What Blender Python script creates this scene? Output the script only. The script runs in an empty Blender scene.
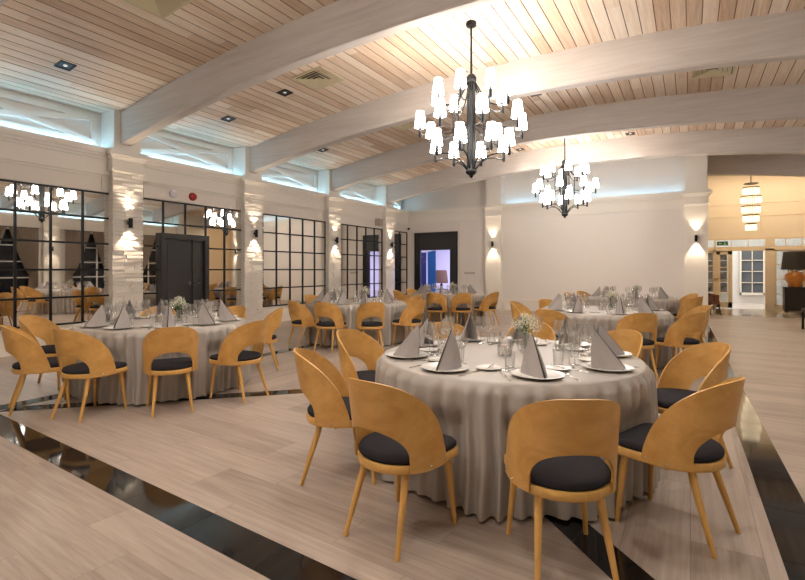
import bpy, math, random
from mathutils import Vector, Matrix
random.seed(7)
PI = math.pi
scene = bpy.context.scene
COL = scene.collection

# ------------------------------------------------------------------ mesh builder
class MB:
    def __init__(s):
        s.v = []; s.f = []; s.m = []
    def quad(s, pts, mi=0):
        n = len(s.v); s.v += [tuple(p) for p in pts]; s.f.append(tuple(range(n, n+len(pts)))); s.m.append(mi); return s
    def box(s, x0, x1, y0, y1, z0, z1, mi=0):
        n = len(s.v)
        s.v += [(x0,y0,z0),(x1,y0,z0),(x1,y1,z0),(x0,y1,z0),(x0,y0,z1),(x1,y0,z1),(x1,y1,z1),(x0,y1,z1)]
        for q in ((0,3,2,1),(4,5,6,7),(0,1,5,4),(1,2,6,5),(2,3,7,6),(3,0,4,7)):
            s.f.append(tuple(n+i for i in q)); s.m.append(mi)
        return s
    def tube(s, pts, r, n=8, cap=True, mi=0):
        pts = [Vector(p) for p in pts]
        rs = r if isinstance(r, (list, tuple)) else [r]*len(pts)
        base = len(s.v); prev = None
        for i, p in enumerate(pts):
            a = pts[max(i-1,0)]; b = pts[min(i+1,len(pts)-1)]
            t = (b-a)
            if t.length < 1e-9: t = Vector((0,0,1))
            t.normalize()
            if prev is None:
                ref = Vector((0,0,1)) if abs(t.z) < .9 else Vector((1,0,0))
                u = t.cross(ref).normalized()
            else:
                u = (prev - t*prev.dot(t)).normalized()
            prev = u; w = t.cross(u)
            for k in range(n):
                a_ = 2*PI*k/n
                q = p + (u*math.cos(a_)+w*math.sin(a_))*rs[i]
                s.v.append(tuple(q))
        for i in range(len(pts)-1):
            for k in range(n):
                a0 = base+i*n+k; a1 = base+i*n+(k+1)%n
                s.f.append((a0,a1,a1+n,a0+n)); s.m.append(mi)
        if cap:
            s.f.append(tuple(base+k for k in reversed(range(n)))); s.m.append(mi)
            e = base+(len(pts)-1)*n
            s.f.append(tuple(e+k for k in range(n))); s.m.append(mi)
        return s
    def lathe(s, prof, n=24, c=(0,0,0), mi=0):
        base = len(s.v); ring = []
        for (r, z) in prof:
            if r < 1e-6:
                ring.append([len(s.v)]); s.v.append((c[0],c[1],c[2]+z))
            else:
                ids = []
                for k in range(n):
                    a = 2*PI*k/n
                    ids.append(len(s.v)); s.v.append((c[0]+r*math.cos(a), c[1]+r*math.sin(a), c[2]+z))
                ring.append(ids)
        for A, B in zip(ring, ring[1:]):
            if len(A) == 1 and len(B) == 1: continue
            for k in range(n):
                k2 = (k+1) % n
                if len(A) == 1: s.f.append((A[0],B[k],B[k2]))
                elif len(B) == 1: s.f.append((A[k],A[k2],B[0]))
                else: s.f.append((A[k],A[k2],B[k2],B[k]))
                s.m.append(mi)
        return s
    def prism(s, poly, axis, a, b, mi=0):
        # poly of 2-D points extruded along axis ('x': pts are (y,z); 'y': (x,z); 'z': (x,y))
        def P(p, t):
            return (t,p[0],p[1]) if axis == 'x' else (p[0],t,p[1]) if axis == 'y' else (p[0],p[1],t)
        n = len(s.v); k = len(poly)
        s.v += [P(p,a) for p in poly]+[P(p,b) for p in poly]
        s.f.append(tuple(n+i for i in reversed(range(k)))); s.m.append(mi)
        s.f.append(tuple(n+k+i for i in range(k))); s.m.append(mi)
        for i in range(k):
            j = (i+1) % k
            s.f.append((n+i,n+j,n+k+j,n+k+i)); s.m.append(mi)
        return s
    def grid(s, rows, closed=False, mi=0):
        n = len(s.v); R = len(rows); Cn = len(rows[0])
        for r in rows: s.v += [tuple(p) for p in r]
        for i in range(R-1):
            for j in range(Cn if closed else Cn-1):
                j2 = (j+1) % Cn
                s.f.append((n+i*Cn+j, n+i*Cn+j2, n+(i+1)*Cn+j2, n+(i+1)*Cn+j)); s.m.append(mi)
        return s
    def xf(s, M):
        s.v = [tuple(M @ Vector(p)) for p in s.v]; return s
    def build(s, name, mats, parent=None, smooth=False, angle=40, loc=(0,0,0), rot=(0,0,0)):
        me = bpy.data.meshes.new(name)
        me.from_pydata(s.v, [], s.f)
        if not isinstance(mats, (list, tuple)): mats = [mats]
        for m in mats: me.materials.append(m)
        if len(mats) > 1: me.polygons.foreach_set('material_index', s.m)
        me.validate(); 
        import bmesh
        bm = bmesh.new(); bm.from_mesh(me)
        bmesh.ops.recalc_face_normals(bm, faces=bm.faces); bm.to_mesh(me); bm.free()
        if smooth:
            me.polygons.foreach_set('use_smooth', [True]*len(me.polygons))
            me.set_sharp_from_angle(angle=math.radians(angle))
        me.update()
        o = bpy.data.objects.new(name, me); COL.objects.link(o)
        o.location = loc; o.rotation_euler = rot
        if parent: o.parent = parent
        return o

def tag(o, label=None, cat=None, group=None, kind=None):
    if label: o['label'] = label
    if cat: o['category'] = cat
    if group: o['group'] = group
    if kind: o['kind'] = kind
    return o
def empty(name, loc=(0,0,0), rz=0, label=None, cat=None, group=None):
    o = bpy.data.objects.new(name, None); COL.objects.link(o)
    o.empty_display_size = .1
    o.location = loc; o.rotation_euler = (0,0,rz)
    return tag(o, label, cat, group)
KIDS = {}
def copy_tree(o, parent=None):
    c = o.copy(); COL.objects.link(c)
    if parent: c.parent = parent
    for ch in list(o.children): copy_tree(ch, c)
    return c
def place(proto, used, loc, rz, label, group=None):
    """first call moves the prototype itself, later ones copy it with its parts"""
    if used[0]: o = copy_tree(proto)
    else: o = proto; used[0] = True
    o.location = loc; o.rotation_euler = (0,0,rz)
    o['label'] = label
    if group: o['group'] = group
    return o
def struct(name, mb, mat, label, cat, smooth=False, **k):
    o = mb.build(name, mat, None, smooth, **k)
    return tag(o, label, cat, None, 'structure')
TN = [0]
def trim(mb, mat, label, cat, **k):
    TN[0] += 1
    return struct('trim_%d' % TN[0], mb, mat, label, cat, **k)

# ------------------------------------------------------------------ materials
def newmat(name):
    m = bpy.data.materials.new(name); m.use_nodes = True
    nt = m.node_tree; b = nt.nodes['Principled BSDF']
    return m, nt, b
def simple(name, col, rough=.5, metal=0., spec=.5, bump=None, bscale=50, bstr=.1):
    m, nt, b = newmat(name)
    b.inputs['Base Color'].default_value = (*col,1); b.inputs['Roughness'].default_value = rough
    b.inputs['Metallic'].default_value = metal; b.inputs['Specular IOR Level'].default_value = spec
    if bump:
        n = nt.nodes.new('ShaderNodeTexNoise'); n.inputs['Scale'].default_value = bscale; n.inputs['Detail'].default_value = 3
        tc = nt.nodes.new('ShaderNodeTexCoord'); nt.links.new(tc.outputs['Object'], n.inputs['Vector'])
        bp = nt.nodes.new('ShaderNodeBump'); bp.inputs['Strength'].default_value = bstr; bp.inputs['Distance'].default_value = bump
        nt.links.new(n.outputs['Fac'], bp.inputs['Height']); nt.links.new(bp.outputs['Normal'], b.inputs['Normal'])
    return m
def emis(name, col, strength):
    m, nt, b = newmat(name)
    b.inputs['Base Color'].default_value = (*col,1)
    b.inputs['Emission Color'].default_value = (*col,1); b.inputs['Emission Strength'].default_value = strength
    return m
class N:
    """tiny node helper"""
    def __init__(s, nt): s.nt = nt
    def node(s, t, **kw):
        n = s.nt.nodes.new(t)
        for k, v in kw.items(): setattr(n, k, v)
        return n
    def link(s, a, b): s.nt.links.new(a, b)
    def math(s, op, a, b=None, c=None):
        n = s.nt.nodes.new('ShaderNodeMath'); n.operation = op
        for i, x in enumerate((a,b,c)):
            if x is None: continue
            if isinstance(x, (int,float)): n.inputs[i].default_value = x
            else: s.nt.links.new(x, n.inputs[i])
        return n.outputs[0]
    def mix(s, fac, a, b, typ='RGBA', blend='MIX'):
        n = s.nt.nodes.new('ShaderNodeMix'); n.data_type = 'RGBA'; n.blend_type = blend
        for i, x in ((0,fac),(6,a),(7,b)):
            if isinstance(x, (int,float)): n.inputs[i].default_value = x
            elif isinstance(x, tuple): n.inputs[i].default_value = (*x,1)
            else: s.nt.links.new(x, n.inputs[i])
        return n.outputs[2]
    def ramp(s, fac, stops):
        n = s.nt.nodes.new('ShaderNodeValToRGB'); e = n.color_ramp.elements
        while len(e) < len(stops): e.new(.5)
        for el, (p, c) in zip(e, stops): el.position = p; el.color = (*c,1)
        s.nt.links.new(fac, n.inputs[0]); return n.outputs[0]
    def noise(s, vec, scale, detail=4, rough=.55, dist=0.):
        n = s.nt.nodes.new('ShaderNodeTexNoise')
        n.inputs['Scale'].default_value = scale; n.inputs['Detail'].default_value = detail
        n.inputs['Roughness'].default_value = rough; n.inputs['Distortion'].default_value = dist
        s.nt.links.new(vec, n.inputs['Vector']); return n.outputs['Fac']
    def mapping(s, vec, scale=(1,1,1), rot=(0,0,0), loc=(0,0,0)):
        n = s.nt.nodes.new('ShaderNodeMapping')
        n.inputs['Scale'].default_value = scale; n.inputs['Rotation'].default_value = rot; n.inputs['Location'].default_value = loc
        s.nt.links.new(vec, n.inputs['Vector']); return n.outputs[0]

def wood(name, c1, c2, axis='z', scale=1., rough=.45, grain=26, coords='Object', bump=.0, stretch=.06):
    m, nt, b = newmat(name); h = N(nt)
    tc = h.node('ShaderNodeTexCoord')
    sc = {'x':(stretch,1,1),'y':(1,stretch,1),'z':(1,1,stretch)}[axis]
    v = h.mapping(tc.outputs[coords], tuple(k*scale for k in sc))
    f = h.noise(v, grain, 6, .6, .6)
    v2 = h.mapping(tc.outputs[coords], tuple(k*scale*.25 for k in sc))
    g = h.noise(v2, grain*.5, 3, .5, 1.2)
    fac = h.math('ADD', h.math('MULTIPLY', f, .6), h.math('MULTIPLY', g, .4))
    col = h.ramp(fac, [(.32,c1),(.68,c2)])
    h.link(col, b.inputs['Base Color']); b.inputs['Roughness'].default_value = rough
    if bump:
        bp = h.node('ShaderNodeBump'); bp.inputs['Distance'].default_value = bump; bp.inputs['Strength'].default_value = .4
        h.link(f, bp.inputs['Height']); h.link(bp.outputs['Normal'], b.inputs['Normal'])
    return m

WALL  = simple('wall_paint', (.80,.745,.68), .65, bump=.002, bscale=120, bstr=.15)
WALLB = simple('back_wall_paint', (.82,.77,.72), .6, bump=.002, bscale=120, bstr=.15)
TRIMW = simple('trim_paint', (.84,.79,.72), .5)
BRICK = simple('split_brick', (.80,.76,.70), .85, bump=.012, bscale=38, bstr=.6)
BLACK = simple('black_metal', (.006,.006,.007), .4, .1, .35)
BLACKS = simple('black_satin', (.016,.016,.018), .35)
DOORM = simple('door_charcoal', (.035,.034,.036), .42)
MIRR  = simple('mirror_glass', (.80,.78,.74), .015, 1.)
CHROME = simple('steel', (.86,.84,.81), .16, 1.)
PORC  = simple('porcelain', (.80,.77,.72), .18)
WOODC = wood('beech_veneer', (.50,.245,.050), (.76,.45,.15), 'x', 1., .38, 9, stretch=.28)
WOODL = wood('beech_solid', (.58,.31,.07), (.72,.42,.13), 'z', 1., .4, 40)
SEATM = simple('charcoal_fabric', (.028,.026,.031), .95, spec=.2, bump=.003, bscale=420, bstr=.5)
CLOTH = simple('tablecloth_satin', (.42,.38,.34), .45, spec=.5, bump=.001, bscale=600, bstr=.2)
NAPK  = simple('napkin_linen', (.34,.31,.295), .8, spec=.2, bump=.001, bscale=500, bstr=.3)
NAPD  = simple('slit_shade', (.03,.022,.02), .7)  # dark tone for the shade painted into the napkin fold
PAPER = simple('paper_card', (.8,.78,.75), .6)
BEAMM = wood('whitewashed_beam', (.53,.475,.435), (.68,.63,.59), 'x', 1., .6, 22, bump=.002)
RED   = simple('alarm_red', (.35,.012,.012), .35)
VENT  = simple('vent_cream', (.62,.55,.36), .5)
GRAN  = None

# glass: thin clear sheet
def glassmat(name, tint=(1,1,1), refl=.12):
    m, nt, b = newmat(name); h = N(nt)
    nt.nodes.remove(b)
    out = nt.nodes['Material Output']
    tr = h.node('ShaderNodeBsdfTransparent'); tr.inputs[0].default_value = (*tint,1)
    gl = h.node('ShaderNodeBsdfGlossy'); gl.inputs['Roughness'].default_value = .03
    lw = h.node('ShaderNodeLayerWeight'); lw.inputs['Blend'].default_value = .35
    mx = h.node('ShaderNodeMixShader')
    h.link(h.math('ADD', h.math('MULTIPLY', h.math('POWER', lw.outputs['Facing'], 1.2), 1.1), refl*.7), mx.inputs[0])
    df = h.node('ShaderNodeBsdfDiffuse'); df.inputs[0].default_value = (.9,.9,.9,1)
    m2 = h.node('ShaderNodeMixShader'); m2.inputs[0].default_value = .05
    h.link(tr.outputs[0], m2.inputs[1]); h.link(df.outputs[0], m2.inputs[2])
    h.link(m2.outputs[0], mx.inputs[1]); h.link(gl.outputs[0], mx.inputs[2]); h.link(mx.outputs[0], out.inputs[0])
    return m
GLASS = glassmat('clear_glass', (.975,.98,.98))
PANE  = glassmat('window_glass', (.85,.88,.88), .25)

# floor of wood effect tiles
def floor_material():
    m, nt, b = newmat('oak_effect_tile'); h = N(nt)
    tc = h.node('ShaderNodeTexCoord'); P = tc.outputs['Object']
    sep = h.node('ShaderNodeSeparateXYZ'); h.link(P, sep.inputs[0])
    x, y = sep.outputs[0], sep.outputs[1]
    dx = h.math('ABSOLUTE', h.math('SUBTRACT', x, -2.70)); dy = h.math('ABSOLUTE', h.math('SUBTRACT', y, 4.87))
    inside = h.math('MULTIPLY', h.math('LESS_THAN', dx, 3.15), h.math('LESS_THAN', dy, 3.12))
    tri = h.math('MULTIPLY', inside, h.math('GREATER_THAN', dx, dy))
    vA = h.mapping(P, rot=(0,0,math.radians(3.2))); vB = h.mapping(P, rot=(0,0,math.radians(90)))
    vm = h.node('ShaderNodeMix'); vm.data_type = 'VECTOR'
    h.link(tri, vm.inputs[0]); h.link(vA, vm.inputs[4]); h.link(vB, vm.inputs[5]); V = vm.outputs[1]
    br = h.node('ShaderNodeTexBrick'); br.offset = .37; br.offset_frequency = 2
    br.inputs['Scale'].default_value = 1.; br.inputs['Brick Width'].default_value = 1.2; br.inputs['Row Height'].default_value = .3
    br.inputs['Mortar Size'].default_value = .0022; br.inputs['Mortar Smooth'].default_value = .1
    br.inputs['Color1'].default_value = (0,0,0,1); br.inputs['Color2'].default_value = (1,1,1,1); br.inputs['Mortar'].default_value = (.5,.5,.5,1)
    br.inputs['Bias'].default_value = 0
    h.link(V, br.inputs['Vector'])
    tint = br.outputs['Color']
    # grain runs along the plank, shifted per plank
    off = h.node('ShaderNodeVectorMath'); off.operation = 'MULTIPLY_ADD'
    h.link(tint, off.inputs[0]); off.inputs[1].default_value = (7,13,3); 
    sv = h.mapping(V, (.5,11,1)); h.link(sv, off.inputs[2])
    g1 = h.noise(off.outputs[0], 3.2, 8, .66, .35)
    sv2 = h.mapping(V, (.35,2.6,1)); g2 = h.noise(sv2, 2.1, 4, .6, 1.0)
    fac = h.math('ADD', h.math('MULTIPLY', g1, .55), h.math('ADD', h.math('MULTIPLY', g2, .3), h.math('MULTIPLY', tint, .15)))
    col = h.ramp(fac, [(.30,(.21,.163,.13)),(.5,(.355,.288,.238)),(.72,(.485,.405,.345))])
    c2 = h.mix(h.math('MULTIPLY', br.outputs['Fac'], .55), col, (.16,.12,.09))
    h.link(c2, b.inputs['Base Color'])
    b.inputs['Roughness'].default_value = .38; b.inputs['Specular IOR Level'].default_value = .45
    bp = h.node('ShaderNodeBump'); bp.inputs['Distance'].default_value = .0015; bp.inputs['Strength'].default_value = .35
    h.link(h.math('SUBTRACT', g1, h.math('MULTIPLY', br.outputs['Fac'], 1.)), bp.inputs['Height'])
    h.link(bp.outputs['Normal'], b.inputs['Normal'])
    return m
FLOORM = floor_material()

def granite():
    m, nt, b = newmat('black_granite'); h = N(nt)
    tc = h.node('ShaderNodeTexCoord')
    n = h.noise(tc.outputs['Object'], 260, 2)
    h.link(h.ramp(n, [(.55,(.006,.006,.007)),(.8,(.05,.05,.05))]), b.inputs['Base Color'])
    b.inputs['Roughness'].default_value = .06; b.inputs['Specular IOR Level'].default_value = .5
    return m
GRAN = granite()

def checker_mat():
    m, nt, b = newmat('lobby_checker'); h = N(nt)
    tc = h.node('ShaderNodeTexCoord'); v = h.mapping(tc.outputs['Object'], rot=(0,0,PI/4))
    c = h.node('ShaderNodeTexChecker'); c.inputs['Scale'].default_value = 1.9
    c.inputs['Color1'].default_value = (.02,.018,.016,1); c.inputs['Color2'].default_value = (.6,.5,.4,1)
    h.link(v, c.inputs['Vector']); h.link(c.outputs['Color'], b.inputs['Base Color'])
    b.inputs['Roughness'].default_value = .1
    return m

def ceiling_material():
    m, nt, b = newmat('pine_boards'); h = N(nt)
    tc = h.node('ShaderNodeTexCoord'); P = tc.outputs['Object']
    sep = h.node('ShaderNodeSeparateXYZ'); h.link(P, sep.inputs[0])
    bx = h.math('FLOOR', h.math('DIVIDE', h.math('ADD', sep.outputs[0], 20.), .19))
    wn = h.node('ShaderNodeTexWhiteNoise'); wn.noise_dimensions = '1D'; h.link(bx, wn.inputs['W'])
    by = h.math('FLOOR', h.math('DIVIDE', h.math('ADD', sep.outputs[1], h.math('MULTIPLY', wn.outputs['Value'], 9.)), 3.4))
    cb = h.node('ShaderNodeCombineXYZ'); h.link(bx, cb.inputs[0]); h.link(by, cb.inputs[1])
    wn2 = h.node('ShaderNodeTexWhiteNoise'); wn2.noise_dimensions = '3D'; h.link(cb.outputs[0], wn2.inputs['Vector'])
    sv = h.mapping(P, (11,.55,1))
    off = h.node('ShaderNodeVectorMath'); off.operation = 'MULTIPLY_ADD'
    h.link(wn2.outputs['Color'], off.inputs[0]); off.inputs[1].default_value = (9,9,9); h.link(sv, off.inputs[2])
    g = h.noise(off.outputs[0], 1.9, 6, .6, 1.0)
    fac = h.math('ADD', h.math('MULTIPLY', g, .62), h.math('MULTIPLY', wn2.outputs['Value'], .38))
    col = h.ramp(fac, [(.24,(.56,.38,.25)),(.5,(.78,.62,.48)),(.74,(.90,.80,.69))])
    kn = h.node('ShaderNodeTexVoronoi'); kn.inputs['Scale'].default_value = 1.
    h.link(h.mapping(P, (4.,1.6,1)), kn.inputs['Vector'])
    kf = h.ramp(kn.outputs['Distance'], [(.0,(1,1,1)),(.05,(0,0,0))])
    col = h.mix(h.math('MULTIPLY', kf, .7), col, (.25,.12,.05))
    h.link(col, b.inputs['Base Color']); b.inputs['Roughness'].default_value = .55
    return m
CEILM = ceiling_material()
GROOVE = simple('board_groove', (.22,.12,.06), .8)

# ------------------------------------------------------------------ geometry constants
XL, XR = -9.31, 4.6
YB = 16.0
XC = -2.35
ztop = lambda x: 4.97-.0143*(x-XC)**2
zc = lambda x: max(ztop(x), 4.33)
zlow = lambda x: 4.385-.0144*(x-XC)**2
LEFT_COLS = [-.93, 2.13, 5.20, 8.27, 11.40, 14.49]
RIGHT_COLS = [.7, 3.75, 6.8, 9.87, 12.95, 16.0]
COLW = .57
LEDGE = 3.61

# ------------------------------------------------------------------ floor
struct('floor', MB().quad([(XL-.4,-4,0),(XR+.4,-4,0),(XR+.4,17.45,0),(XL-.4,17.45,0)]), FLOORM, 'pale oak effect tiled floor of the banquet hall', 'floor')
struct('floor_lobby', MB().quad([(-2,17.45,0),(6.5,17.45,0),(6.5,20.6,0),(-2,20.6,0)]), checker_mat(), 'black and cream checkered lobby floor beyond the hall', 'floor')
def stripe(p0, p1, p2, p3, label):
    e = .0025
    mb = MB(); a,b_,c,d = [Vector((*p,0)) for p in (p0,p1,p2,p3)]
    L = ((b_-a).length+(c-d).length)/2; n = max(1, round(L/.6))
    for i in range(n):
        t0 = i/n+.0015/L; t1 = (i+1)/n-.0015/L
        q = [a.lerp(b_,t0), a.lerp(b_,t1), d.lerp(c,t1), d.lerp(c,t0)]
        k = len(mb.v); up = Vector((0,0,e))
        mb.v += [tuple(v-up*.5) for v in q]+[tuple(v+up) for v in q]
        for f in ((4,5,6,7),(0,1,5,4),(1,2,6,5),(2,3,7,6),(3,0,4,7)): mb.f.append(tuple(k+j for j in f)); mb.m.append(0)
    return trim(mb, GRAN, label, 'floor inlay')
stripe((-9.3,1.97),(.62,1.41),(.62,1.62),(-9.3,2.19), 'polished black granite stripe crossing the floor nearest the camera')
stripe((.39,1.66),(.15,17.4),(.33,17.4),(.61,1.66), 'polished black granite stripe running along the right side to the lobby')
stripe((-5.98,2.03),(-5.98,15.9),(-5.78,15.9),(-5.78,2.03), 'polished black granite stripe running under the left row of tables')
stripe((-5.74,1.98),(-2.80,4.93),(-2.93,5.08),(-5.77,2.2), 'diagonal black granite stripe between the left table and the front table')
stripe((.36,1.64),(-2.69,4.73),(-2.55,4.86),(.36,1.9), 'diagonal black granite stripe passing under the front table')

# ------------------------------------------------------------------ ceiling
mb = MB(); x = XL-.5; P = .19
k0 = math.floor((x+20)/P)
while True:
    x0 = k0*P-20+.006; x1 = (k0+1)*P-20-.006
    if x0 > XR+.3: break
    mb.quad([(x0,-4,zc(x0)),(x1,-4,zc(x1)),(x1,17.6,zc(x1)),(x0,17.6,zc(x0))],0)
    for xa, xb in ((x1,x1+.012),):
        za = zc(xa)
        mb.quad([(xa,-4,za),(xa,-4,za+.014),(xa,17.6,za+.014),(xa,17.6,za)],1)
        mb.quad([(xa,-4,za+.014),(xb,-4,za+.014),(xb,17.6,za+.014),(xa,17.6,za+.014)],1)
        mb.quad([(xb,-4,za+.014),(xb,-4,za),(xb,17.6,za),(xb,17.6,za+.014)],1)
    k0 += 1
struct('ceiling', mb, [CEILM, GROOVE], 'arched pine board ceiling between the beams', 'ceiling')
for i, y in enumerate([-.93, 2.13, 5.16, 8.24, 11.33, 14.43, 17.55]):
    xs = [XL+.16+(XR-.1-XL-.16)*t/40 for t in range(41)]
    poly = [(x_, zlow(x_)) for x_ in xs]+[(x_, ztop(x_)+.03) for x_ in reversed(xs)]
    mb = MB()
    for a, b_ in zip(range(40), range(1,41)):
        xa, xb = xs[a], xs[b_]
        y0, y1 = y-.10, y+.10; ch = .02
        za, zb = zlow(xa), zlow(xb); ta, tb = zc(xa)+.012, zc(xb)+.012
        mb.quad([(xa,y0,za+ch),(xb,y0,zb+ch),(xb,y0,tb),(xa,y0,ta)])
        mb.quad([(xa,y1,za+ch),(xb,y1,zb+ch),(xb,y1,tb),(xa,y1,ta)])
        mb.quad([(xa,y0+ch,za),(xb,y0+ch,zb),(xb,y1-ch,zb),(xa,y1-ch,za)])
        mb.quad([(xa,y0,za+ch),(xb,y0,zb+ch),(xb,y0+ch,zb),(xa,y0+ch,za)])
        mb.quad([(xa,y1,za+ch),(xb,y1,zb+ch),(xb,y1-ch,zb),(xa,y1-ch,za)])
    for xe in (xs[0], xs[-1]):
        mb.quad([(xe,y-.08,zlow(xe)),(xe,y+.08,zlow(xe)),(xe,y+.1,zlow(xe)+.02),(xe,y+.1,ztop(xe)+.012),(xe,y-.1,ztop(xe)+.012),(xe,y-.1,zlow(xe)+.02)])
    nm = ['behind the camera','above the camera','nearest, ending on the first brick column','second, ending on the second brick column','third, ending on the third brick column','fourth, in front of the back wall','fifth, above the lobby opening'][i]
    trim(mb, BEAMM, 'whitewashed arched timber ceiling beam, '+nm, 'ceiling beam')

# ------------------------------------------------------------------ side walls (left: sg=+1, room lies to +X)
LED = emis('led_blue', (.36,.72,1.), 24.)
LEDB = emis('led_blue_soft', (.36,.72,1.), 16.)
def side_wall(X, sg, cols, name, y0, y1):
    def bx(mb, d0, d1, ya, yb, za, zb, mi=0):     # d = distance into the room
        a, b_ = X+sg*d0, X+sg*d1
        mb.box(min(a,b_), max(a,b_), ya, yb, za, zb, mi)
    w = MB()
    bx(w, -.12, 0, y0, y1, 0, LEDGE-.02)
    bx(w, -.55, -.30, y0, y1, LEDGE-.15, 4.6)      # recessed wall behind the light cove
    bx(w, -.5, 0, y0, y1, LEDGE-.15, LEDGE-.02)
    struct('wall_'+name, w, WALL, 'cream %s wall with a recessed light cove above its cornice' % name, 'wall')
    bb = MB(); bx(bb, 0, .05, y0, y1, 0, .33); bx(bb, 0, .065, y0, y1, .33, .355)
    struct('baseboard_'+name, bb, TRIMW, 'deep cream skirting along the %s wall' % name, 'baseboard')
    c = MB()
    bx(c, 0, .03, y0, y1, 3.12, 3.16); bx(c, 0, .02, y0, y1, 3.16, 3.40)
    bx(c, 0, .05, y0, y1, 3.40, 3.45); bx(c, 0, .085, y0, y1, 3.45, 3.50); bx(c, 0, .12, y0, y1, 3.50, 3.585); bx(c, 0, .10, y0, y1, 3.585, LEDGE)
    trim(c, TRIMW, 'stepped cream cornice below the light cove of the %s wall' % name, 'cornice')
    for a, b_ in zip(cols, cols[1:]):
        ya, yb = a+COLW/2, b_-COLW/2
        # panel frame between mirror and cornice
        p = MB(); t = .025
        bx(p, 0, t, ya+.10, yb-.10, 3.075, 3.10); bx(p, 0, t, ya+.10, ya+.125, 2.84, 3.10); bx(p, 0, t, yb-.125, yb-.10, 2.84, 3.10)
        bx(p, 0, t, ya+.10, yb-.10, 2.815, 2.84)
        trim(p, TRIMW, 'thin moulded panel frame above the mirrors in bay %s, %s wall' % (['','one','two','three','four','five','six'][cols.index(b_)], name), 'wall moulding')
        # cross braced panel in the cove
        q = MB(); z0, z1 = LEDGE+.14, 4.33-.12; d0, d1 = -.30, -.255
        for (u0, v0, u1, v1) in ((ya+.12,z0,yb-.12,z0),(ya+.12,z1,yb-.12,z1),(ya+.12,z0,ya+.12,z1),(yb-.12,z0,yb-.12,z1),(ya+.12,z0,yb-.12,z1),(ya+.12,z1,yb-.12,z0)):
            dy, dz = u1-u0, v1-v0; L = math.hypot(dy,dz); ny, nz = -dz/L*.045, dy/L*.045
            poly = [(u0-ny,v0-nz),(u1-ny,v1-nz),(u1+ny,v1+nz),(u0+ny,v0+nz)]
            k_ = len(q.v)/8*.0025; xa, xb = X+sg*d0, X+sg*(d1+k_)
            q.prism(poly, 'x', min(xa,xb), max(xa,xb))
        trim(q, TRIMW, 'cross braced cream panel in the light cove, %s wall bay %s' % (name, ['','one','two','three','four','five','six'][cols.index(b_)]), 'wall panel')
        s = MB(); bx(s, -.17, -.15, ya+.02, yb-.02, LEDGE, LEDGE+.012)
        o = s.build('light_strip', LED); tag(o, 'cool blue light strip hidden in the cove of bay %s on the %s wall' % (['','one','two','three','four','five','six'][cols.index(b_)], name), 'light strip', 'cove light strips')
    for i, yc in enumerate(cols):
        mb = MB(); random.seed(i*31+(5 if sg > 0 else 9))
        d = .16; rh = .072; z = 0.; r = 0
        bx(mb, 0, d-.03, yc-COLW/2+.02, yc+COLW/2-.02, 0, 3.21)
        while z < 3.19:
            zz = min(z+rh-.009, 3.2); ya = yc-COLW/2
            first = True
            cuts = [0, random.uniform(.13,.25), random.uniform(.33,.44), COLW] if r % 2 else [0, random.uniform(.2,.34), COLW]
            for c0, c1 in zip(cuts, cuts[1:]):
                e = random.uniform(-.010,.010); s0 = random.uniform(0,.008) if c0 == 0 else 0; s1 = random.uniform(0,.008) if c1 == COLW else 0
                k = len(mb.v); bx(mb, 0, d+e, ya+c0-s0+.002, ya+c1+s1-.002, z, zz)
                # rough the outward corners
                for j in range(k, k+8):
                    vx, vy, vz = mb.v[j]
                    if abs(vx-X) > .05: mb.v[j] = (vx+random.uniform(-.005,.005), vy, vz+random.uniform(-.003,.003))
            z += rh; r += 1
        ordn = ['zero','behind the view','first in view','second in view','third in view','fourth in view'][i] if sg > 0 else ['nearest','second','third','fourth','fifth','last'][i]
        trim(mb, BRICK, 'white split brick column, %s along the %s wall' % (ordn, name), 'column')
        cp = MB()
        for (za, zb, o_) in ((3.2,3.225,.03),(3.225,3.43,.01),(3.43,3.46,.03),(3.46,3.50,.055),(3.50,3.575,.085),(3.575,3.60,.07)):
            bx(cp, 0, d+o_, yc-COLW/2-o_, yc+COLW/2+o_, za, zb)
        bx(cp, -.5, d-.01, yc-COLW/2+.03, yc+COLW/2-.03, 3.60, 4.40)
        trim(cp, TRIMW, 'cream moulded capital and pier above the %s column, %s wall' % (ordn, name), 'column capital')
side_wall(XL, 1, LEFT_COLS+[16.3][:0], 'left', -4, YB)
side_wall(XR, -1, RIGHT_COLS, 'right', -4, 17.5)
# last half bay of the left wall
q = MB()
for (u0,v0,u1,v1) in ((14.9,3.75,15.9,3.75),(14.9,4.21,15.9,4.21),(14.9,3.75,15.9,4.25),(14.9,4.25,15.9,3.75)):
    dy, dz = u1-u0, v1-v0; L = math.hypot(dy,dz); ny, nz = -dz/L*.04, dy/L*.04
    q.prism([(u0-ny,v0-nz),(u1-ny,v1-nz),(u1+ny,v1+nz),(u0+ny,v0+nz)], 'x', XL-.30, XL-.255+len(q.v)/8*.0025)
trim(q, TRIMW, 'short cross braced cream panel in the cove beside the far left corner', 'wall panel')
tag(MB().box(XL-.17,XL-.15,14.8,15.95,LEDGE,LEDGE+.012).build('light_strip', LED), 'cool blue light strip in the short cove at the far left corner', 'light strip', 'cove light strips')

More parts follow.
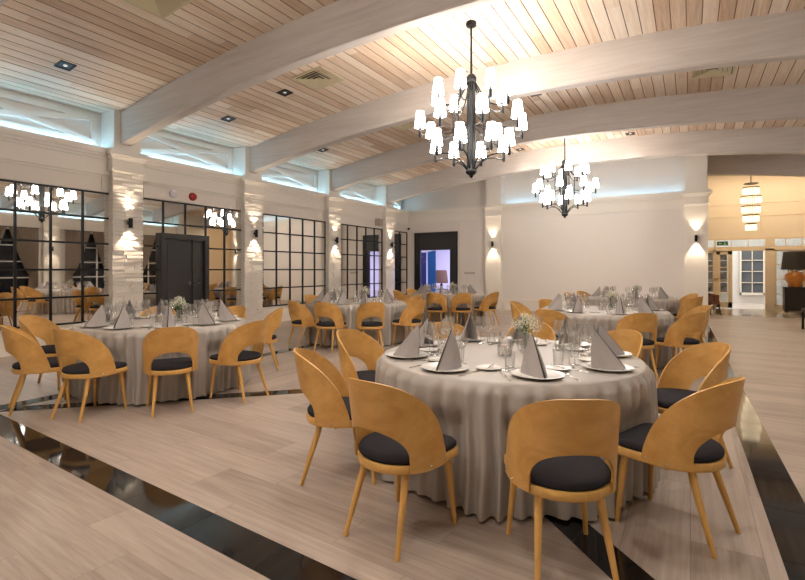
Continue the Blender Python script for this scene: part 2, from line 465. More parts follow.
# ------------------------------------------------------------------ back wall
def yw(mb, d0, d1, xa, xb, za, zb, mi=0): mb.box(xa, xb, YB-d1, YB-d0, za, zb, mi)
PX0, PX1 = -8.98, -7.22       # black portal
XE = .42                      # right end of the back wall
w = MB()
yw(w, -.25, 0, XL-.5, PX0, 0, LEDGE-.02); yw(w, -.25, 0, PX1, XE, 0, LEDGE-.02); yw(w, -.25, 0, PX0, PX1, 2.755, LEDGE-.02)
yw(w, -.62, 0, XL-.5, XE, LEDGE-.15, LEDGE-.02); yw(w, -.62, -.3, XL-.5, XE, LEDGE-.15, 5.05)
struct('wall_back', w, WALLB, 'plain cream back wall with cornice and recessed light cove', 'wall')
b_ = MB(); yw(b_, 0, .05, PX1, -6.12, 0, .34); yw(b_, 0, .05, -5.53, -.16, 0, .34); yw(b_, 0, .065, PX1, -6.12, .34, .365); yw(b_, 0, .065, -5.53, -.16, .34, .365)
struct('baseboard_back', b_, TRIMW, 'deep cream skirting along the back wall', 'baseboard')
c = MB()
for (xa, xb) in ((XL,-6.12),(-5.53,-.16)):
    yw(c, 0, .03, xa, xb, 3.12, 3.16); yw(c, 0, .02, xa, xb, 3.16, 3.4); yw(c, 0, .05, xa, xb, 3.40, 3.45)
    yw(c, 0, .085, xa, xb, 3.45, 3.5); yw(c, 0, .12, xa, xb, 3.5, 3.585); yw(c, 0, .10, xa, xb, 3.585, LEDGE)
trim(c, TRIMW, 'stepped cream cornice below the light cove of the back wall', 'cornice')
c = MB(); yw(c, 0, .012, PX1+.1, PX1+.12, .4, 3.1); yw(c, 0, .012, -9.2, PX1+.12, 3.08, 3.1)
trim(c, TRIMW, 'thin raised panel line around the black portal on the back wall', 'wall moulding')
for (xa, xb, nm) in ((-6.11,-5.54,'left of the plain back wall'),(-.15,.42,'at the lobby opening')):
    mb = MB(); yw(mb, 0, .15, xa, xb, 0, 3.2)
    yw(mb, 0, .19, xa-.04, xb+.04, 0, .355)
    for (za, zb, o_) in ((3.2,3.225,.03),(3.225,3.43,.01),(3.43,3.46,.03),(3.46,3.50,.06),(3.50,3.575,.10),(3.575,3.60,.085)):
        yw(mb, 0, .15+o_, xa-o_, xb+o_, za, zb)
    yw(mb, -.55, .13, xa+.02, xb-.02, 3.6, ztop(xa)+.02)
    trim(mb, TRIMW, 'smooth cream pilaster with moulded capital '+nm, 'column')
tag(MB().box(-5.5,-.2,YB+.13,YB+.15,LEDGE,LEDGE+.012).build('light_strip', LEDB), 'cool blue light strip in the wide cove of the back wall', 'light strip', 'cove light strips')
struct('wall_rear', MB().box(XL-.5,XR+.5,-4.2,-4,0,5.1), WALL, 'cream wall behind the camera', 'wall')
# hall end beside the lobby: right return wall
struct('wall_right_return', MB().box(XR,6.6,17.4,17.6,0,5.0), WALL, 'cream return wall beside the lobby, right of view', 'wall')
struct('wall_lobby_left', MB().box(-.25,.40,YB+.25,YB+.45,0,4.9).box(-2.1,-2.,YB+.45,20.8,0,5.0), WALLB, 'cream lobby wall hidden left of the opening', 'wall')

# ------------------------------------------------------------------ mirrors on the left wall
def mirror_bay(ya, yb, n, label, door=None):
    root = empty('wall_mirror', (XL, (ya+yb)/2, .42), 0, label, 'mirror', 'black gridded mirrors on the left wall')
    cy = (ya+yb)/2; H = 2.375
    def add(name, boxes, mat):
        m_ = MB()
        for b in boxes: m_.box(*b)
        return m_.build(name, mat, root)
    h0, h1 = ya-cy, yb-cy
    if door:
        d0, d1, dz = door[0]-cy, door[1]-cy, door[2]-.42
        add('mirror_glass', [(0,.015,h0,d0,0,H),(0,.015,d1,h1,0,H),(0,.015,d0,d1,dz,H)], MIRR)
    else: add('mirror_glass', [(0,.015,h0,h1,0,H)], MIRR)
    bars = []; t = .016
    for i in range(n+1):
        y = h0+(h1-h0)*i/n; y = min(max(y, h0+t), h1-t); z0 = 0
        if door and d0-.02 < y < d1+.02: z0 = dz
        bars.append((.012,.035,y-t,y+t,z0,H))
    for j in range(6):
        z = min(max(j*.475, t), H-t)
        if door and z < dz:
            bars += [(.012,.033,h0,d0,z-t,z+t),(.012,.033,d1,h1,z-t,z+t)]
        else: bars.append((.012,.033,h0,h1,z-t,z+t))
    add('mirror_grid', bars, BLACK)
mirror_bay(2.13+.285+.05, 4.97, 5, 'large black gridded mirror at the left edge, reflecting a chandelier and curtains')
mirror_bay(5.49, 8.02, 5, 'black gridded mirror surrounding the charcoal door', (5.90,7.03,2.12))
mirror_bay(8.66, 11.14, 5, 'black gridded mirror between the second and third brick columns')
mirror_bay(11.70, 14.2, 5, 'black gridded mirror between the third and fourth brick columns')
mirror_bay(14.79, 15.93, 2, 'narrow black gridded mirror beside the far left corner')

# charcoal double door
HNDL = simple('handle_grey', (.25,.24,.23), .35, 1.)
root = empty('door_1', (XL, 6.465, 0), 0, 'charcoal double door set into the gridded mirror wall', 'door'); root['kind'] = 'structure'
f = MB(); f.box(0,.10,-.57,-.46,0,2.12).box(0,.10,.46,.57,0,2.12).box(0,.10,-.46,.46,2.0,2.12).box(.1,.115,-.565,-.475,0,2.11).box(.1,.115,.475,.565,0,2.11).box(.1,.115,-.475,.475,2.02,2.11)
f.build('door_frame', DOORM, root)
l = MB().box(.004,.03,-.455,.19,.01,1.995); l.box(.03,.036,-.38,.12,.12,.95).box(.03,.036,-.38,.12,1.05,1.9)
lo = l.build('door_leaf', DOORM, root)
hd = MB().box(.03,.038,.125,.152,1.02,1.12).tube([(.03,.138,1.08),(.08,.138,1.08),(.08,.03,1.08)], .009, 8); hd.build('door_handle', HNDL, lo)
l = MB().box(.004,.045,.2,.455,.01,1.995).box(.045,.052,.19,.215,.01,1.995); lo = l.build('door_leaf', DOORM, root)
MB().box(.045,.053,.24,.266,1.02,1.12).tube([(.05,.25,1.08),(.09,.25,1.08),(.09,.36,1.08)], .009, 8).build('door_handle', HNDL, lo)

# black portal in the back wall, with the bright room behind
root = empty('door_2', ((PX0+PX1)/2, YB, 0), 0, 'tall black portal in the back wall opening on a blue lit room', 'doorway'); root['kind'] = 'structure'
hw = (PX1-PX0)/2; ox0, ox1 = -.64, .60
f = MB()
f.box(-hw,ox0,-.03,.06,0,2.755).box(ox1,hw,-.03,.06,0,2.755).box(ox0,ox1,-.03,.06,2.1,2.755)
f.build('portal_surround', BLACKS, root)
f = MB()
for z in (.5,1.0,1.5,2.0,2.5): f.box(-hw+.02,ox0-.03,-.045,-.03,z,z+.012)
f.box(-hw+.17,-hw+.182,-.045,-.03,0,2.74).box(-hw,-hw+.03,-.06,-.03,0,2.755).box(hw-.03,hw,-.06,-.03,0,2.755).box(-hw,hw,-.06,-.03,2.725,2.755)
f.box(ox0-.03,ox0,-.06,-.03,0,2.13).box(ox1,ox1+.03,-.06,-.03,0,2.13).box(ox0,ox1,-.06,-.03,2.1,2.13)
f.build('portal_trim', BLACK, root)
rm = MB()
rm.box(-12.2,-12.1,YB+.72,21.5,0,3).box(-5.0,-4.9,YB+.72,21.5,0,3).box(-12.2,-4.9,21.5,21.6,0,3).box(-12.2,-4.9,YB+.72,21.5,2.95,3.05)
rm.box(-12.1,-9.6,YB+.26,YB+.36,0,3).box(-7.22,-4.9,YB+.26,YB+.36,0,3).box(-9.6,-7.22,YB+.26,YB+.36,2.6,3).box(-12.1,-4.9,YB+.36,YB+.73,2.95,3.05)
struct('wall_side_room', rm, simple('side_room_paint', (.72,.68,.80), .7), 'lilac lit walls of the side room behind the black portal', 'wall')
struct('floor_side_room', MB().quad([(-12.2,YB,0.001),(-4.9,YB,0.001),(-4.9,21.6,0.001),(-12.2,21.6,0.001)]), simple('side_room_floor', (.3,.25,.25), .3), 'floor of the side room behind the black portal', 'floor')
def graphic(name, base, blobs, seed):
    m, nt, b = newmat(name); h = N(nt); tc = h.node('ShaderNodeTexCoord')
    v = h.node('ShaderNodeTexVoronoi'); v.inputs['Scale'].default_value = 3.2; h.link(h.mapping(tc.outputs['Object'], loc=(seed,0,seed)), v.inputs['Vector'])
    f_ = h.ramp(v.outputs['Distance'], [(.18,(1,1,1)),(.24,(0,0,0))])
    h.link(h.mix(h.math('MULTIPLY', f_, .8), base, blobs), b.inputs['Base Color']); b.inputs['Roughness'].default_value = .5
    return m
def banner(x, y, w_, rz, mat, label, hh=2.05):
    r_ = empty('banner_stand', (x,y,0), rz, label, 'banner', None)
    MB().box(-w_/2,w_/2,-.004,.004,.08,hh).build('printed_panel', mat, r_)
    MB().box(-w_/2-.01,w_/2+.01,-.06,.06,0,.08).box(-w_/2,w_/2,-.012,.012,hh,hh+.025).build('stand_base', CHROME, r_)
banner(-9.08,16.75,.34,.1, graphic('banner_navy', (.012,.035,.22), (.35,.05,.12), 1.3), 'narrow navy roll-up banner with round motifs seen through the black portal')
banner(-8.76,16.95,.34,.1, graphic('banner_sky', (.03,.22,.62), (.25,.5,.8), 4.1), 'bright blue roll-up banner seen through the black portal', 2.1)
# drum lamp on a small side table in the side room
o = empty('side_table', (-9.15,18.6,0), 0, 'small dark round side table under the brown lamp in the side room', 'table')
MB().lathe([(0,.52),(.28,.52),(.29,.535),(.28,.55),(0,.55)],28).build('tabletop', BLACKS, o, True)
MB().lathe([(0,0),(.18,0),(.18,.02),(.03,.04),(.025,.52),(0,.52)],20).build('pedestal', BLACK, o, True)
o = empty('table_lamp', (-9.15,18.6,.55), 0, 'lamp with a brown drum shade seen through the black portal', 'lamp')
MB().lathe([(0,0),(.08,0),(.09,.02),(.05,.06),(.07,.15),(.03,.24),(.012,.26),(.012,.42),(0,.42)],20).build('lamp_base', BLACK, o, True)
MB().lathe([(.29,.25),(.23,.80),(.227,.80),(.287,.25),(.29,.25)],28).build('lamp_shade', simple('brown_shade', (.16,.08,.055), .8), o, True)

# ------------------------------------------------------------------ wall devices
o = MB().lathe([(0,0),(.085,0),(.09,.02),(.08,.05),(.05,.065),(0,.068)],24).build('smoke_sounder', simple('device_white', (.7,.66,.72), .4), None, True, loc=(XL,6.22,2.955), rot=(0,PI/2,0)); tag(o, 'round pale alarm sounder above the gridded mirror left of the red one', 'alarm')
o = empty('fire_alarm', (XL,6.68,2.955), 0, 'round red fire alarm above the charcoal door', 'alarm')
MB().lathe([(0,0),(.085,0),(.09,.03),(.07,.075),(.04,.085),(0,.087)],24).build('alarm_body', RED, o, True, rot=(0,PI/2,0))
MB().lathe([(0,.08),(.035,.08),(.03,.10),(0,.105)],16).build('alarm_lens', simple('alarm_lens', (.5,.03,.03), .1), o, True, rot=(0,PI/2,0))
o = MB().box(0,.16,-.14,.14,-.12,.12).build('wall_speaker', simple('speaker_beige', (.5,.43,.35), .6), None, loc=(XL,13.9,3.0)); tag(o, 'small beige box speaker high beside the fourth brick column', 'speaker')
o = empty('security_camera', (-9.16,15.82,2.95), 0, 'small dark dome camera in the far left corner', 'camera')
MB().lathe([(0,0),(.04,0),(.05,-.03),(.035,-.07),(0,-.085)],16).build('dome', BLACK, o, True); MB().box(-.15,.01,-.02,.18,0,.02).build('bracket', TRIMW, o)
o = MB().box(-.2,.2,-.02,0,-.04,.04).build('wall_plate', simple('plate_grey', (.55,.5,.45), .5), None, loc=(-6.75,YB,1.25)); tag(o, 'thin pale switch plate on the back wall right of the black portal', 'wall plate')

# ------------------------------------------------------------------ sconces
def spot(name, parent, loc, rot, energy, size, blend, col, rad=.02):
    l = bpy.data.lights.new(name, 'SPOT'); l.energy = energy; l.spot_size = size; l.spot_blend = blend; l.color = col; l.shadow_soft_size = rad
    o = bpy.data.objects.new(name, l); COL.objects.link(o); o.location = loc; o.rotation_euler = rot; o.parent = parent
    return o
def make_sconce():
    r_ = empty('wall_sconce', (0,0,0), 0, 'sconce', 'wall lamp', 'black up and down wall lamps on the columns')
    MB().lathe([(.030,-.085),(.035,-.09),(.037,-.085),(.037,.085),(.035,.09),(.030,.085),(.028,.07),(0,.07)],20,(.075,0,0)).lathe([(.028,-.07),(0,-.07)],20,(.075,0,0)).lathe([(.03,-.085),(.028,-.07)],20,(.075,0,0)).build('lamp_body', BLACK, r_, True)
    MB().box(0,.04,-.02,.02,-.03,.03).build('bracket', BLACK, r_)
    G = emis('sconce_glow', (1.,.82,.6), 12.)
    for s_ in (-1,1): MB().lathe([(0,.073*s_),(.024,.073*s_)],16,(.075,0,0)).build('lamp_lens', G, r_)
    warm = (1.,.80,.58)
    spot('up_light', r_, (.075,0,.09), (PI,math.radians(10),0), 42, math.radians(78), .55, warm)
    spot('down_light', r_, (.075,0,-.09), (0,math.radians(10),0), 42, math.radians(78), .55, warm)
    return r_
sc = make_sconce(); used = [False]
for i, yc in enumerate(LEFT_COLS[1:]):
    place(sc, used, (XL+.17,yc,2.25), 0, 'black up and down wall lamp on the %s white brick column' % ['unseen nearest','first','second','third','fourth'][i])
place(sc, used, (-5.825,YB-.15,2.25), -PI/2, 'black up and down wall lamp on the smooth pilaster left of the plain back wall')
place(sc, used, (.135,YB-.15,2.25), -PI/2, 'black up and down wall lamp on the pilaster beside the lobby opening')
for i, yc in enumerate(RIGHT_COLS[1:5]):
    place(sc, used, (XR-.17,yc,2.25), PI, 'black up and down wall lamp on the %s right wall column, seen only mirrored' % ['nearest','second','third','fourth'][i])

# ------------------------------------------------------------------ right wall windows and curtains
NIGHT = simple('night_glass', (.008,.010,.016), .05)
CURT = simple('curtain_fabric', (.36,.29,.23), .85, spec=.2)
WINW = simple('window_white', (.75,.72,.68), .4)
def curtain_mesh(side):
    rows = []; nz, nu = 30, 90
    for i in range(nz+1):
        z = 3.02*(1-i/nz)+.03
        if z > 1.15: w_ = .30+.72*((z-1.15)/1.9)**.75
        else: w_ = .30+.12*((1.15-z)/1.15)
        rows.append([(-.05-.045*math.sin(u*2*PI*9+z*.4)-.03, side*(1.05-w_*u), z) for u in [j/nu for j in range(nu+1)]])
    back = [[(x_+.008, y_, z_) for (x_,y_,z_) in r_] for r_ in reversed(rows)]
    return MB().grid(rows+back+[rows[0]])
for i, yc in enumerate([5.27, 8.33, 11.41, 14.47]):
    nm = ['nearest','second','third','farthest'][i]
    r_ = empty('window_%d' % (i+1), (XR,yc,0), 0, 'dark night window in the right wall, %s one, seen in the mirrors' % nm, 'window'); r_['kind'] = 'structure'
    MB().box(-.03,-.005,-.95,.95,.4,3.0).build('night_pane', NIGHT, r_)
    m_ = MB()
    for y in (-.97,-.32,.32,.97): m_.box(-.06,-.01,y-.025,y+.025,.38,3.02)
    for z in (.4,1.05,1.7,2.35,3.0): m_.box(-.055,-.01,-.97,.97,z-.02,z+.02)
    m_.build('window_frame', WINW, r_)
    for sd, sn in ((-1,'near'),(1,'far')):
        c_ = curtain_mesh(sd).build('curtain', CURT, None, True, loc=(XR-.1,yc,0))
        tag(c_, 'taupe tied back curtain on the %s side of the %s right wall window' % (sn, nm), 'curtain', 'curtains on the right wall')
    rd = MB().tube([(XR-.15,yc-1.08,3.07),(XR-.15,yc+1.08,3.07)], .014, 8).build('curtain_rail', BLACK); tag(rd, 'black curtain rail over the %s right wall window' % nm, 'curtain rail', 'curtain rails')

# ------------------------------------------------------------------ recessed downlights and ceiling diffusers
DLG = emis('downlight_glow', (1.,.9,.8), .6)
def make_down():
    r_ = empty('recessed_spotlight', (0,0,0), 0, 'spot', 'ceiling light', 'black recessed spotlights in the ceiling')
    m_ = MB(); s_ = .11; t = .025
    m_.box(-s_,s_,-s_,-s_+t,-.012,.02).box(-s_,s_,s_-t,s_,-.012,.02).box(-s_,-s_+t,-s_+t,s_-t,-.012,.02).box(s_-t,s_,-s_+t,s_-t,-.012,.02)
    m_.build('square_frame', BLACK, r_)
    MB().box(-s_+t,s_-t,-s_+t,s_-t,-.002,.01).build('baffle', BLACKS, r_)
    MB().lathe([(0,-.006),(.028,-.006),(.03,-.002)],16).build('lamp_lens', DLG, r_)
    l = bpy.data.lights.new('beam', 'SPOT'); l.energy = DOWN_E; l.spot_size = math.radians(118); l.spot_blend = .7; l.color = (1.,.94,.87); l.shadow_soft_size = .06
    o = bpy.data.objects.new('beam', l); COL.objects.link(o); o.location = (0,0,-.03); o.parent = r_
    return r_
DOWN_E = 100
dn = make_down(); used = [False]
BRIGHT = [c_ for c_ in dn.children if c_.type == 'LIGHT'][0].data
dim = bpy.data.lights.new('dim_beam', 'SPOT'); dim.energy = 14; dim.spot_size = math.radians(100); dim.spot_blend = .7; dim.color = (1.,.88,.75); dim.shadow_soft_size = .04
spots = [(-8.18,3.69,'left of the first beam by the large mirror'),(-8.18,6.71,'between first and second beams near the left wall'),(-6.57,6.69,'between first and second beams beside the ceiling vent'),
 (-8.19,9.71,'between second and third beams near the left wall'),(-2.73,9.87,'between second and third beams above the room centre'),(-4.31,14.0,'between third and fourth beams, left of the far chandelier'),
 (-1.36,14.0,'between third and fourth beams, right of the far chandelier')]
spots += [(-2.7,3.6,'added above the front table, out of view'),(.3,3.6,'added right of the front table, out of view'),(.9,6.7,'added right of the near chandelier, out of view'),(-1.,.6,'behind the camera in the middle'),  # unseen spotlights added to light the near floor and ceiling
 (2.6,1.5,'behind the camera on the right'),(2.9,6.7,'out of view on the right'),(2.9,12.8,'out of view far on the right'),(2.9,9.8,'out of view on the right, third bay'),(-4.4,3.6,'added between the near tables, out of view')]
for (x_, y_, nm) in spots:
    o = place(dn, used, (x_,y_,ztop(x_)-.002), 0, 'black square recessed spotlight '+nm)
    o.rotation_euler = (0, math.atan(.03*(x_-XC)), 0)
    on = 'out of view' in nm or 'behind' in nm or 'above the left' in nm
    for c_ in o.children:
        if c_.type == 'LIGHT': c_.data = BRIGHT if on else dim
def make_vent():
    r_ = empty('ceiling_vent', (0,0,0), 0, 'vent', 'air vent', 'square cream ceiling vents')
    m_ = MB(); m_.box(-.335,.335,-.335,-.30,-.02,.01).box(-.335,.335,.30,.335,-.02,.01).box(-.335,-.30,-.30,.30,-.02,.01).box(.30,.335,-.30,.30,-.02,.01)
    m_.build('vent_frame', VENT, r_)
    for k in range(4):
        a = .285-.07*k; b = a-.062; z0, z1 = -.028, .0
        q = MB()
        for (x0,y0,x1,y1,x2,y2,x3,y3) in ((-a,-a,a,-a,b,-b,-b,-b),(a,-a,a,a,b,b,b,-b),(a,a,-a,a,-b,b,b,b),(-a,a,-a,-a,-b,-b,-b,b)):
            q.quad([(x0,y0,z0),(x1,y1,z0),(x2,y2,z1),(x3,y3,z1)]); q.quad([(x0,y0,z0-.004),(x1,y1,z0-.004),(x2,y2,z1-.004),(x3,y3,z1-.004)]); q.quad([(x0,y0,z0),(x1,y1,z0),(x1,y1,z0-.004),(x0,y0,z0-.004)])
        q.build('louvre', VENT, r_)
    MB().box(-.3,.3,-.3,.3,.004,.008).build('vent_back', simple('vent_dark', (.10,.085,.06), .8), r_)
    return r_
vt = make_vent(); used = [False]
for (x_, y_, nm) in ((-5.78,3.6,'cut by the top edge of the photo'),(-5.73,6.67,'beside the first beam'),(-5.68,9.75,'peeking out behind the second beam'),(.33,10.0,'high on the right between beams')):
    o = place(vt, used, (x_,y_,ztop(x_)-.005), 0, 'square cream ceiling vent '+nm); o.rotation_euler = (0, math.atan(.03*(x_-XC)), 0)

# ------------------------------------------------------------------ chandeliers
SHADE = emis('lamp_shade_glow', (1.,.945,.885), 17.5)
def make_chandelier(ztopc, zb, R2=.745):
    H = ztopc-zb
    r_ = empty('chandelier', (0,0,0), 0, 'c', 'chandelier', 'black chandeliers with white shades')
    MB().lathe([(0,H),(.075,H),(.08,H-.03),(.07,H-.06),(.02,H-.07),(0,H-.07)],24).build('canopy', BLACK, r_, True)
    MB().tube([(0,0,H-.06),(0,0,1.50)], .016, 10).tube([(0,0,H-1.0+.2),(0,0,H-1.0+.14)], .022, 10).build('rod', BLACK, r_, True)
    b = MB().lathe([(0,0),(.02,.01),(.03,.04),(.075,.07),(.085,.10),(.06,.13),(.045,.2),(.045,1.38),(.07,1.40),(.075,1.46),(.05,1.50),(.02,1.52),(0,1.52)],20)
    for k in range(8):
        a = 2*PI*k/8; b.tube([(.058*math.cos(a),.058*math.sin(a),.12),(.058*math.cos(a),.058*math.sin(a),1.42)], .009, 6)
    b.build('centre_stem', BLACK, r_, True, 60)
    # slim uprights that tie the tiers together
    for k in range(8):
        a = 2*PI*(k+.5)/8
        MB().tube([(.26*math.cos(a),.26*math.sin(a),.36),(.26*math.cos(a),.26*math.sin(a),1.18)], .008, 6).build('upright', BLACK, r_)
    shade = MB(); prof = [(.062,.235),(.095,.0)]
    sh = MB(); n = 20
    sh.lathe([(.052,.225),(.055,.225),(.083,0),(.080,0),(.052,.225)], n)
    sh.lathe([(0,.05),(.074,.05)], 12)
    tiers = [(1.16, .53, 0.0, 'top'), (.74, R2, .5, 'middle'), (.40, .55, 0., 'low')]
    proto = None
    for (zc, R, off, nm) in tiers:
        for k in range(8):
            a = 2*PI*(k+off)/8+(.12 if off == 0 else .20); ca, sa = math.cos(a), math.sin(a)
            pt = lambda r, z: (r*ca, r*sa, z)
            if nm == 'top': path = [pt(.05,1.40),(pt(.11,1.30)),(pt(.18,1.16)),(pt(.27,1.06)),(pt(.38,1.02)),(pt(R,1.03))]
            elif nm == 'middle': path = [pt(.05,.78),pt(.25,.70),pt(.45,.655),pt(R,.61)]
            else: path = [pt(.04,.10),pt(.10,.17),pt(.17,.25),pt(.27,.31),pt(.4,.33),pt(R,.31)]
            zend = path[-1][2]
            arm = MB().tube(path, .010 if nm != 'middle' else .0075, 6)
            ao = arm.build('arm', BLACK, r_, True, 60)
            MB().lathe([(0,-.03),(.018,-.025),(.022,.0),(.022,.13),(.03,.135),(.03,.145),(0,.145)],12,(R*ca,R*sa,zend)).build('candle_holder', BLACK, ao, True)
            if proto is None:
                proto = sh.build('lamp_shade', SHADE, ao, True, 60, loc=(R*ca,R*sa,zend+.12))
            else:
                c_ = proto.copy(); COL.objects.link(c_); c_.parent = ao; c_.location = (R*ca,R*sa,zend+.12)
    return r_
ch = make_chandelier(ztop(-2.75), 2.70); used = [False]
place(ch, used, (-2.74,6.55,2.70), 0, 'large black chandelier with white shades hanging above the room nearest the camera')
place(ch, used, (-2.74,.25,2.70), .4, 'black chandelier with white shades added above and behind the camera, out of view')  # extra unseen chandelier, added to brighten the near ceiling and beams
place(ch, used, (-2.79,12.87,2.70), .25, 'black chandelier with white shades hanging far off before the plain back wall')
for (x_, y_) in ((-2.74,6.55),(-2.79,12.87)):
    l = bpy.data.lights.new('chandelier_glow', 'POINT'); l.energy = 1; 

# ------------------------------------------------------------------ chair
def chair_proto():
    r_ = empty('dining_chair', (0,0,0), 0, 'chair', 'chair')
    R0 = .232; ZF = .375; ZT = .838
    def plan(th, r):
        if abs(th) <= PI/2: return (r*math.sin(th), -r*math.cos(th))
        return (math.copysign(r, th), (abs(th)-PI/2)*r)
    # plywood shell
    th0 = math.radians(50); th1 = math.radians(106)
    pos = []
    for i in range(13): pos.append(th0*math.sin(PI/2*i/12))
    pos.append(th0+.004)
    for i in range(1, 23): pos.append(th0+.004+(th1-th0-.004)*math.sin(PI/2*i/22))
    ths = [-t for t in reversed(pos[1:])]+pos
    def zt(t): 
        q = min(abs(t)/th1, 1); return ZF+.012+(ZT-ZF-.012)*max(0, 1-q**2.4)**.66
    def zb(t):
        if abs(t) < th0: return .44+.155*math.sqrt(max(0,1-(t/th0)**2))**.9
        return ZF+.01
    nz = 12; outer = []; inner = []
    for j in range(nz+1):
        ro, ri = [], []
        for t in ths:
            b_ = zb(t); T_ = max(zt(t), b_+.002); z = b_+(T_-b_)*j/nz
            g = max(0, z-ZF-.05)
            for rr, L in ((R0+.012, ro), (R0, ri)):
                x_, y_ = plan(t, rr); w = math.cos(min(abs(t),PI/2))
                L.append((x_*(1+.10*g), y_-.155*g*w-.02*g, z))
        outer.append(ro); inner.append(ri)
    m_ = MB(); m_.grid(outer); m_.grid(inner)
    m_.grid([outer[0],inner[0]]); m_.grid([outer[-1],inner[-1]])
    m_.grid([[o[0] for o in outer],[o[0] for o in inner]]); m_.grid([[o[-1] for o in outer],[o[-1] for o in inner]])
    import bmesh
    back = m_.build('backrest', WOODC, r_, True, 50)
    bm = bmesh.new(); bm.from_mesh(back.data); bmesh.ops.remove_doubles(bm, verts=bm.verts, dist=.0004); bmesh.ops.recalc_face_normals(bm, faces=bm.faces); bm.to_mesh(back.data); bm.free()
    back.data.set_sharp_from_angle(angle=math.radians(50))
    # seat outline
    def outline(r, front, cr=.07):
        pts = []
        for i in range(25):
            a = PI+PI*i/24; pts.append((r*math.cos(a), r*math.sin(a)))
        for i in range(7):
            a = PI/2*i/6; pts.append((r*.98-cr+cr*math.cos(a), front-cr+cr*math.sin(a)))
        for i in range(7):
            a = PI/2+PI/2*i/6; pts.append((-r*.98+cr+cr*math.cos(a), front-cr+cr*math.sin(a)))
        return pts
    def loft(levels):
        mb = MB(); rows = [[(x_,y_,z) for (x_,y_) in outline(r,f_)] for (r,f_,z) in levels]
        mb.grid(rows, True); k = len(rows[0]); n = len(mb.v)
        mb.f.append(tuple(range(k))); mb.m.append(0); mb.f.append(tuple(range(n-k,n))); mb.m.append(0)
        return mb
    loft([(.228,.251,ZF),(.231,.255,ZF+.006),(.231,.255,ZF+.038),(.228,.251,ZF+.042)]).build('seat_frame', WOODL, r_, True, 50)
    loft([(.215,.238,ZF+.042),(.224,.249,ZF+.052),(.224,.249,ZF+.068),(.216,.241,ZF+.080),(.19,.21,ZF+.088),(.10,.10,ZF+.091)]).build('seat', SEATM, r_, True, 60)
    for sx in (-1,1):
        MB().tube([(.165*sx,.185,ZF+.01),(.172*sx,.192,ZF-.06),(.20*sx,.215,.0)], [.019,.019,.0115], 12).build('leg', WOODL, r_, True)
        MB().tube([(.135*sx,-.13,ZF+.01),(.14*sx,-.145,ZF-.06),(.172*sx,-.245,.0)], [.019,.019,.0115], 12).build('leg', WOODL, r_, True)
        for yb_, zz in ((.045,ZF+.036),(-.055,ZF+.026)):
            x_ = (R0+.0115) if yb_ > 0 else math.sqrt((R0+.0115)**2-yb_**2)
            b = MB().lathe([(0,.004),(.005,.0035),(.007,.0)],10); b.xf(Matrix.Translation((sx*x_,yb_,zz)) @ Matrix.Rotation(sx*PI/2, 4, 'Y'))
            b.build('bolt', CHROME, back, True)
    return r_
chair = chair_proto(); chair_used = [False]

TAB = dict(T1=(-1.15,3.42), T2=(-5.40,3.50), T3=(-5.55,7.60), T4=(-5.44,11.40), T5=(-1.16,7.95), T6=(-1.15,12.0))
TNAME = dict(T1='front table', T2='left front table', T3='middle left table', T4='far left table', T5='middle right table', T6='farthest right table')
CH = {
 'T1': [(-138,'wooden chair side on at the left of the front table'),(179,'wooden chair at the back left of the front table, half hidden'),(-98,'nearest wooden chair, curved back toward the camera, left of centre at the front table'),
        (-60,'front table chair seen squarely from behind beside the diagonal black floor stripe'),(-22,'wooden chair showing two bolts at the right of the front table'),(30,'wooden chair at the back right of the front table showing its inner back'),
        (62,'wooden chair behind the tall grey napkins at the right rear of the front table'),(99,'wooden chair behind the flower vase on the front table, only its back rim showing'),(135,'wooden chair behind the wine glasses at the left rear of the front table')],
 'T2': [(-100,'wooden chair at the far left edge of the photo, left front table'),(-145,'wooden chair showing its inner back on the mirror side of the left front table'),(-68,'wooden chair with curved back toward the camera, lower left, left front table'),
        (-30,'wooden chair seen squarely from behind at the left front table'),(4,'wooden chair side on at the right of the left front table'),(70,'narrow turned wooden chair behind the right of the left front table'),(104,'wooden chair peeking over the right rear of the left front table'),
        (150,'wooden chair by the large mirror at the left front table, seen mirrored')],
 'T3': [(-108,'wooden chair side on at the left of the middle left table'),(-78,'wooden chair seen from behind, left of two, at the middle left table'),(-43,'wooden chair seen from behind, right of two, at the middle left table'),(0,'wooden chair turned side on at the right of the middle left table'),
        (62,'wooden chair at the right rear of the middle left table'),(171,'wooden chair behind the napkins on the mirror side of the middle left table')],
 'T4': [(-77,'wooden chair seen from behind, left of two, at the far left table'),(-48,'wooden chair seen from behind, right of two, at the far left table'),(-8,'wooden chair side on at the right of the far left table'),(-125,'wooden chair at the left front of the far left table'),
        (163,'wooden chair on the mirror side of the far left table'),(-165,'wooden chair beside the gridded mirror at the far left table, seen mirrored')],
 'T5': [(-111,'wooden chair seen from behind the glasses at the left front of the middle right table'),(-62,'wooden chair seen squarely from behind at the middle right table'),(-31,'wooden chair side on at the right of the middle right table'),(24,'wooden chair behind the side on one at the right rear of the middle right table'),
        (141,'wooden chair behind the pair of napkins at the left rear of the middle right table'),(178,'wooden chair turned side on at the left of the middle right table')],
 'T6': [(-26,'wooden chair at the right of the farthest right table'),(30,'wooden chair at the right rear of the farthest right table'),(150,'wooden chair at the left rear of the farthest right table'),(180,'wooden chair with rounded rim at the left of the farthest right table')],
}
TW = {('T1',-138):-6, ('T1',-98):0, ('T1',-60):0, ('T1',-22):2, ('T2',-68):-9, ('T2',-100):-10, ('T2',70):-25, ('T5',-111):10}
